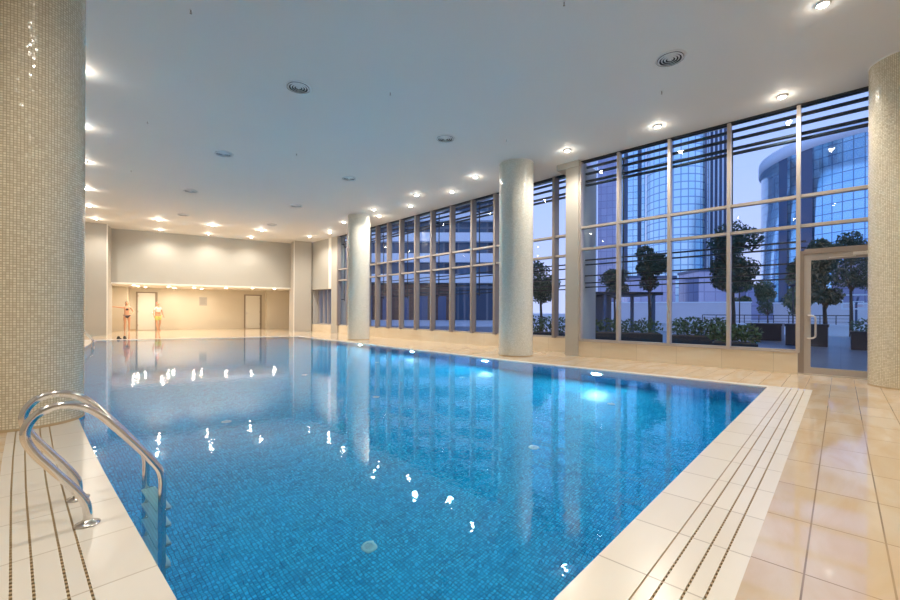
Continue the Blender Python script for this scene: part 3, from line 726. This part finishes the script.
tree(25.4, 1.1, 4.0, .9, 'dark tree outside just left of the glass door', seed=14, trunk=.45)
tree(30.6, -.4, 5.6, 1.2, 'slender tree seen through the middle of the glass door', seed=15, trunk=.45)
tree(22.2, .45, 4.2, .75, 'dark tree seen at the left of the glass door', seed=16, trunk=.35)
tree(38, -2.2, 6, 1.7, 'tree seen at the right of the glass door', seed=17, trunk=.3)
tree(20.0, 12.0, 4.4, 1.2, 'tree outside the narrow window beside the middle column', seed=18, trunk=.42)
for i, (x, y, h_, lb) in enumerate([(58,8.6,6.2,'left one of the distant pale green trees behind the terrace wall'),(60.5,6.2,5.2,'middle one of the distant pale green trees behind the terrace wall'),(51,3.0,5.4,'right one of the distant pale green trees behind the terrace wall')]):
    tree(x, y, h_, 1.4, lb, trunk=.2, m='leaf3', seed=20+i, size=.3)
def simple(name, m, lo, hi, label, cat, T=None):
    return tag(box(name, m, lo, hi, None, T), label, cat)
Tz = lambda x, y, a: Matrix.Translation((x, y, 0)) @ Matrix.Rotation(a, 4, 'Z')
def wallthing(name, p, q, h, m, label, th=.3, capm='band', panels=6):
    d = Vector((q[0]-p[0], q[1]-p[1])); e = empty(name, (p[0], p[1], 0), math.atan2(d.y, d.x)); tag(e, label, 'wall')
    box('panel', m, (0,-th/2,-.03),(d.length,th/2,h), e); box('coping', capm, (-.05,-th/2-.05,h),(d.length+.05,th/2+.05,h+.12), e)
wallthing('garden_wall', (44,21.5), (51,6.6), 2.25, 'concrete', 'long pale garden wall beyond the terrace, left of the glass door')
wallthing('garden_wall', (54,5.0), (60,-3), 2.2, 'concrete', 'short pale garden wall beyond the terrace, right of the distant trees')
wallthing('bench_wall', (29.2,14.5), (32.6,-5), .45, 'band', 'low pale stone bench wall across the terrace', .6)
# railing
e = empty('terrace_railing', (40, 8.5, 0), math.atan2(-9, 4)); tag(e, 'thin dark metal railing at the far terrace edge', 'railing')
b = MB(); b.tube([(0,0,1.05),(10,0,1.05)], .035, 6); b.build('top_rail', 'louvre', e)
for k in range(11): b = MB(); b.tube([(k,0,-.03),(k,0,1.05)], .03, 6); b.build('post', 'louvre', e)
for z in (.3,.55,.8): b = MB(); b.tube([(0,0,z),(10,0,z)], .015, 5); b.build('wire', 'louvre', e)
# lawn strip
b = MB(); b.prism([(33,14),(37,12.5),(40,4.5),(36.5,4.5)], -.03, .25); tag(b.build('lawn_bank', 'lawn'), 'green lawn bank in front of the pale garden wall', 'lawn')
# pergola
e = empty('pergola', (20.6, 8.7, 0), math.atan2(-2.2, 2.2)); tag(e, 'dark flat-roofed pergola on the terrace outside the left near panes', 'pergola')
box('roof', 'louvre', (-1.2,-.2,2.1),(2.9,2.6,2.25), e)
for x, y in ((0,0),(2.5,0),(0,2.3),(2.5,2.3)): box('post', 'fin', (x-.07,y-.07,-.02),(x+.07,y+.07,2.1), e)
box('back_panel', 'fin', (-.05,2.25,-.02),(1.3,2.32,2.1), e)
# basketball hoop
e = empty('basketball_hoop', (41.9, -.8, 0), math.radians(100)); tag(e, 'basketball hoop with a white-framed backboard seen through the glass door', 'basketball hoop')
b = MB(); b.tube([(0,0,-.03),(0,0,1.9),(0,.5,2.4)], .07, 8); b.build('pole', 'fin', e)
b = MB()
for lo, hi in (((-.9,.5,1.5),(-.8,.56,2.6)),((.8,.5,1.5),(.9,.56,2.6)),((-.8,.5,2.5),(.8,.56,2.6)),((-.8,.5,1.5),(.8,.56,1.6)),((-.3,.5,1.7),(-.24,.57,2.1)),((.24,.5,1.7),(.3,.57,2.1)),((-.24,.5,2.04),(.24,.57,2.1))): b.box(lo, hi)
b.build('backboard_frame', 'band', e)
b = MB(); b.tube([(.23*math.cos(t), .82+.23*math.sin(t), 1.75) for t in [2*PI*k/16 for k in range(17)]], .015, 6, False); b.build('rim', 'red', e)
# lamp posts
for x, y, lb in ((42, 6.2, 'thin lamp post beyond the terrace left of the distant trees'), (40, 2.6, 'thin lamp post beyond the terrace near the cube planter')):
    e = empty('lamp_post', (x, y, -.03)); tag(e, lb, 'lamp post')
    b = MB(); b.tube([(0,0,0),(0,0,3.2)], [.05,.035], 8); b.build('pole', 'louvre', e)
    b = MB(); b.lathe([(.02,3.15),(.32,3.3),(.28,3.4),(0,3.45)], 14); b.build('lamp_head', 'louvre', e)
# round tower seen through the right panes
def cyl_tower(x, y, r, h, m, label, stripes, crown):
    e = empty('round_tower', (x, y, -.03)); tag(e, label, 'building', 'towers outside the windows')
    b = MB(); b.lathe([(r,0),(r,h)], 96); b.lathe([(r,h),(0,h+.2)], 96); b.build('glass_facade', m, e)
    for a0, a1 in stripes:
        b = MB(); b.lathe([(r+.25,0),(r+.25,h-1)], 8, None, a0=math.radians(a0), a1=math.radians(a1)); b.build('dark_stripe', 'fin', e)
    b = MB(); b.lathe([(r+.3,h-crown),(r+.5,h-crown),(r+.5,h),(r+.3,h+.1)], 96); b.build('crown_band', 'finl', e)
    return e
import math as _m
ct = (131.2, -8.2)
cyl_tower(ct[0], ct[1], 23, 37.5, 'towC', 'round blue glass tower with pale crown seen through the right panes', [(128,134),(142,147.5),(183,190)], 2.6)
def ray_at(deg, d):                                             # deg right of the direction the main view looks in
    a = math.radians(43.36-deg); return (d*math.cos(a), d*math.sin(a))
x, y = ray_at(28.6, 126)
cyl_tower(x, y, 7.2, 110, 'towB', 'tall pale blue curved glass tower filling the middle near pane', [(252,262)], 3)
def slab(name, d0, d1, dist, h, m, label, deep=8):
    x, y = ray_at((d0+d1)/2, dist); w_ = dist*math.tan(math.radians(d1-d0)/2)
    e = empty(name, (x, y, -.03), math.radians(43.36-(d0+d1)/2-90)); tag(e, label, 'building', 'towers outside the windows')
    box('facade', m, (-w_, 0, 0), (w_, deep, h), e); return e, w_
e, w_ = slab('finned_tower', 31.4, 34.0, 138, 110, 'fin', 'tall slab tower with vertical dark and pale fins in the middle panes')
for k in range(6): box('pale_fin', 'finl', (-w_+.25+k*1.05, -.7, 0), (-w_+.65+k*1.05, 0, 110), e)
e, w_ = slab('banded_tower', 22.4, 25.2, 138, 100, 'towC', 'blue tower with darker vertical strips seen through the second near pane')
for k in (0, 2): box('dark_strip', 'fin', (-w_+.8+k*1.9, -.4, 0), (-w_+1.9+k*1.9, 0, 100), e)
e, w_ = slab('mauve_tower', 19.6, 21.8, 160, 100, 'towA', 'mauve square tower seen through the leftmost near pane')
e, w_ = slab('pale_tower', 16.9, 19.5, 145, 100, 'lav', 'pale lavender tower at the far left of the near panes')
box('corner_strip', 'finl', (w_-2.2, -.4, 0), (w_, 0, 100), e)
# mid-rise with balconies outside the far bays
e = empty('balcony_building', (29, 62, -.03), math.atan2(-19, 17)); tag(e, 'long office block with white balcony bands outside the far windows', 'building')
box('core', 'bglass', (0,0,0),(34,14,30), e)
for k in range(9): box('balcony_band', 'band', (-.5,-1.2,5.6+k*3.1),(34.5,0,6.9+k*3.1), e)
box('ground_storey', 'brick', (-.3,-.6,0),(26,0,5.4), e)
for k in range(9): box('entrance_bay', 'fin', (1+k*2.8,-.75,0),(2.2+k*2.8,-.6,3.6), e)
# skyline blocks behind the terrace
random.seed(31)
for i, (x, y, w, h_, lb) in enumerate([(90,17,6,9,'low distant block left of the garden wall trees'),(86,27,9,8,'low distant block behind the left part of the garden wall'),(88,-6.2,6,9,'distant dark block seen high in the glass door'),(80,-13,3,12,'slim distant dark tower at the right of the glass door'),(96,11,5,6,'small distant block between trees and glass door')]):
    e = empty('distant_block', (x, y, -.03), -.9); tag(e, lb, 'building', 'distant blocks on the skyline')
    box('facade', 'towA', (-w/2,0,0),(w/2,8,h_), e); box('roof_parapet', 'fin', (-w/2-.2,-.2,h_),(w/2+.2,8.2,h_+.5), e)

# ------------------------------------------------------------------ dusk sky
w = bpy.data.worlds.new('dusk_sky'); S.world = w; w.use_nodes = True; nt = w.node_tree; L = nt.links.new
for n in list(nt.nodes): nt.nodes.remove(n)
out = nt.nodes.new('ShaderNodeOutputWorld'); bg = nt.nodes.new('ShaderNodeBackground'); tc = nt.nodes.new('ShaderNodeTexCoord'); sx = nt.nodes.new('ShaderNodeSeparateXYZ'); rp = nt.nodes.new('ShaderNodeValToRGB')
L(tc.outputs['Generated'], sx.inputs[0]); L(sx.outputs['Z'], rp.inputs[0])
cr = rp.color_ramp; cr.elements[0].position = 0; cr.elements[0].color = (.62, .62, .92, 1); cr.elements[1].position = 1; cr.elements[1].color = (.30, .46, .95, 1)
q = cr.elements.new(.22); q.color = (.50, .57, .98, 1); q = cr.elements.new(.45); q.color = (.36, .50, 1.0, 1)
L(rp.outputs[0], bg.inputs[0]); bg.inputs[1].default_value = .72; L(bg.outputs[0], out.inputs[0])

# ------------------------------------------------------------------ camera
f = 414.; t1 = math.atan(391/414.); roll = -.0043
F = Vector((math.cos(t1), math.sin(t1), 0)); Rv = Vector((math.sin(t1), -math.cos(t1), 0)); U = Vector((0,0,1))
# small roll
R2 = Rv*math.cos(roll)+U*(-math.sin(roll))*-1*-1; U2 = U*math.cos(roll)+Rv*math.sin(roll)
cd = bpy.data.cameras.new('camera'); cam = bpy.data.objects.new('camera', cd); COL.objects.link(cam)
mw = Matrix((( R2.x, U2.x, -F.x, 0), (R2.y, U2.y, -F.y, 0), (R2.z, U2.z, -F.z, 1.2), (0,0,0,1)))
cam.matrix_world = mw
cd.sensor_width = 36; cd.lens = f/900*36; cd.shift_y = 12/900; cd.clip_start = .05; cd.clip_end = 1000
S.camera = cam
S.view_settings.view_transform = 'Standard'; S.view_settings.look = 'None'; S.view_settings.exposure = .85; S.view_settings.gamma = 1
S.view_settings.use_curve_mapping = False
S.cycles.use_denoising = True
S.cycles.max_bounces = 10; S.cycles.transparent_max_bounces = 16; S.cycles.sample_clamp_indirect = 16
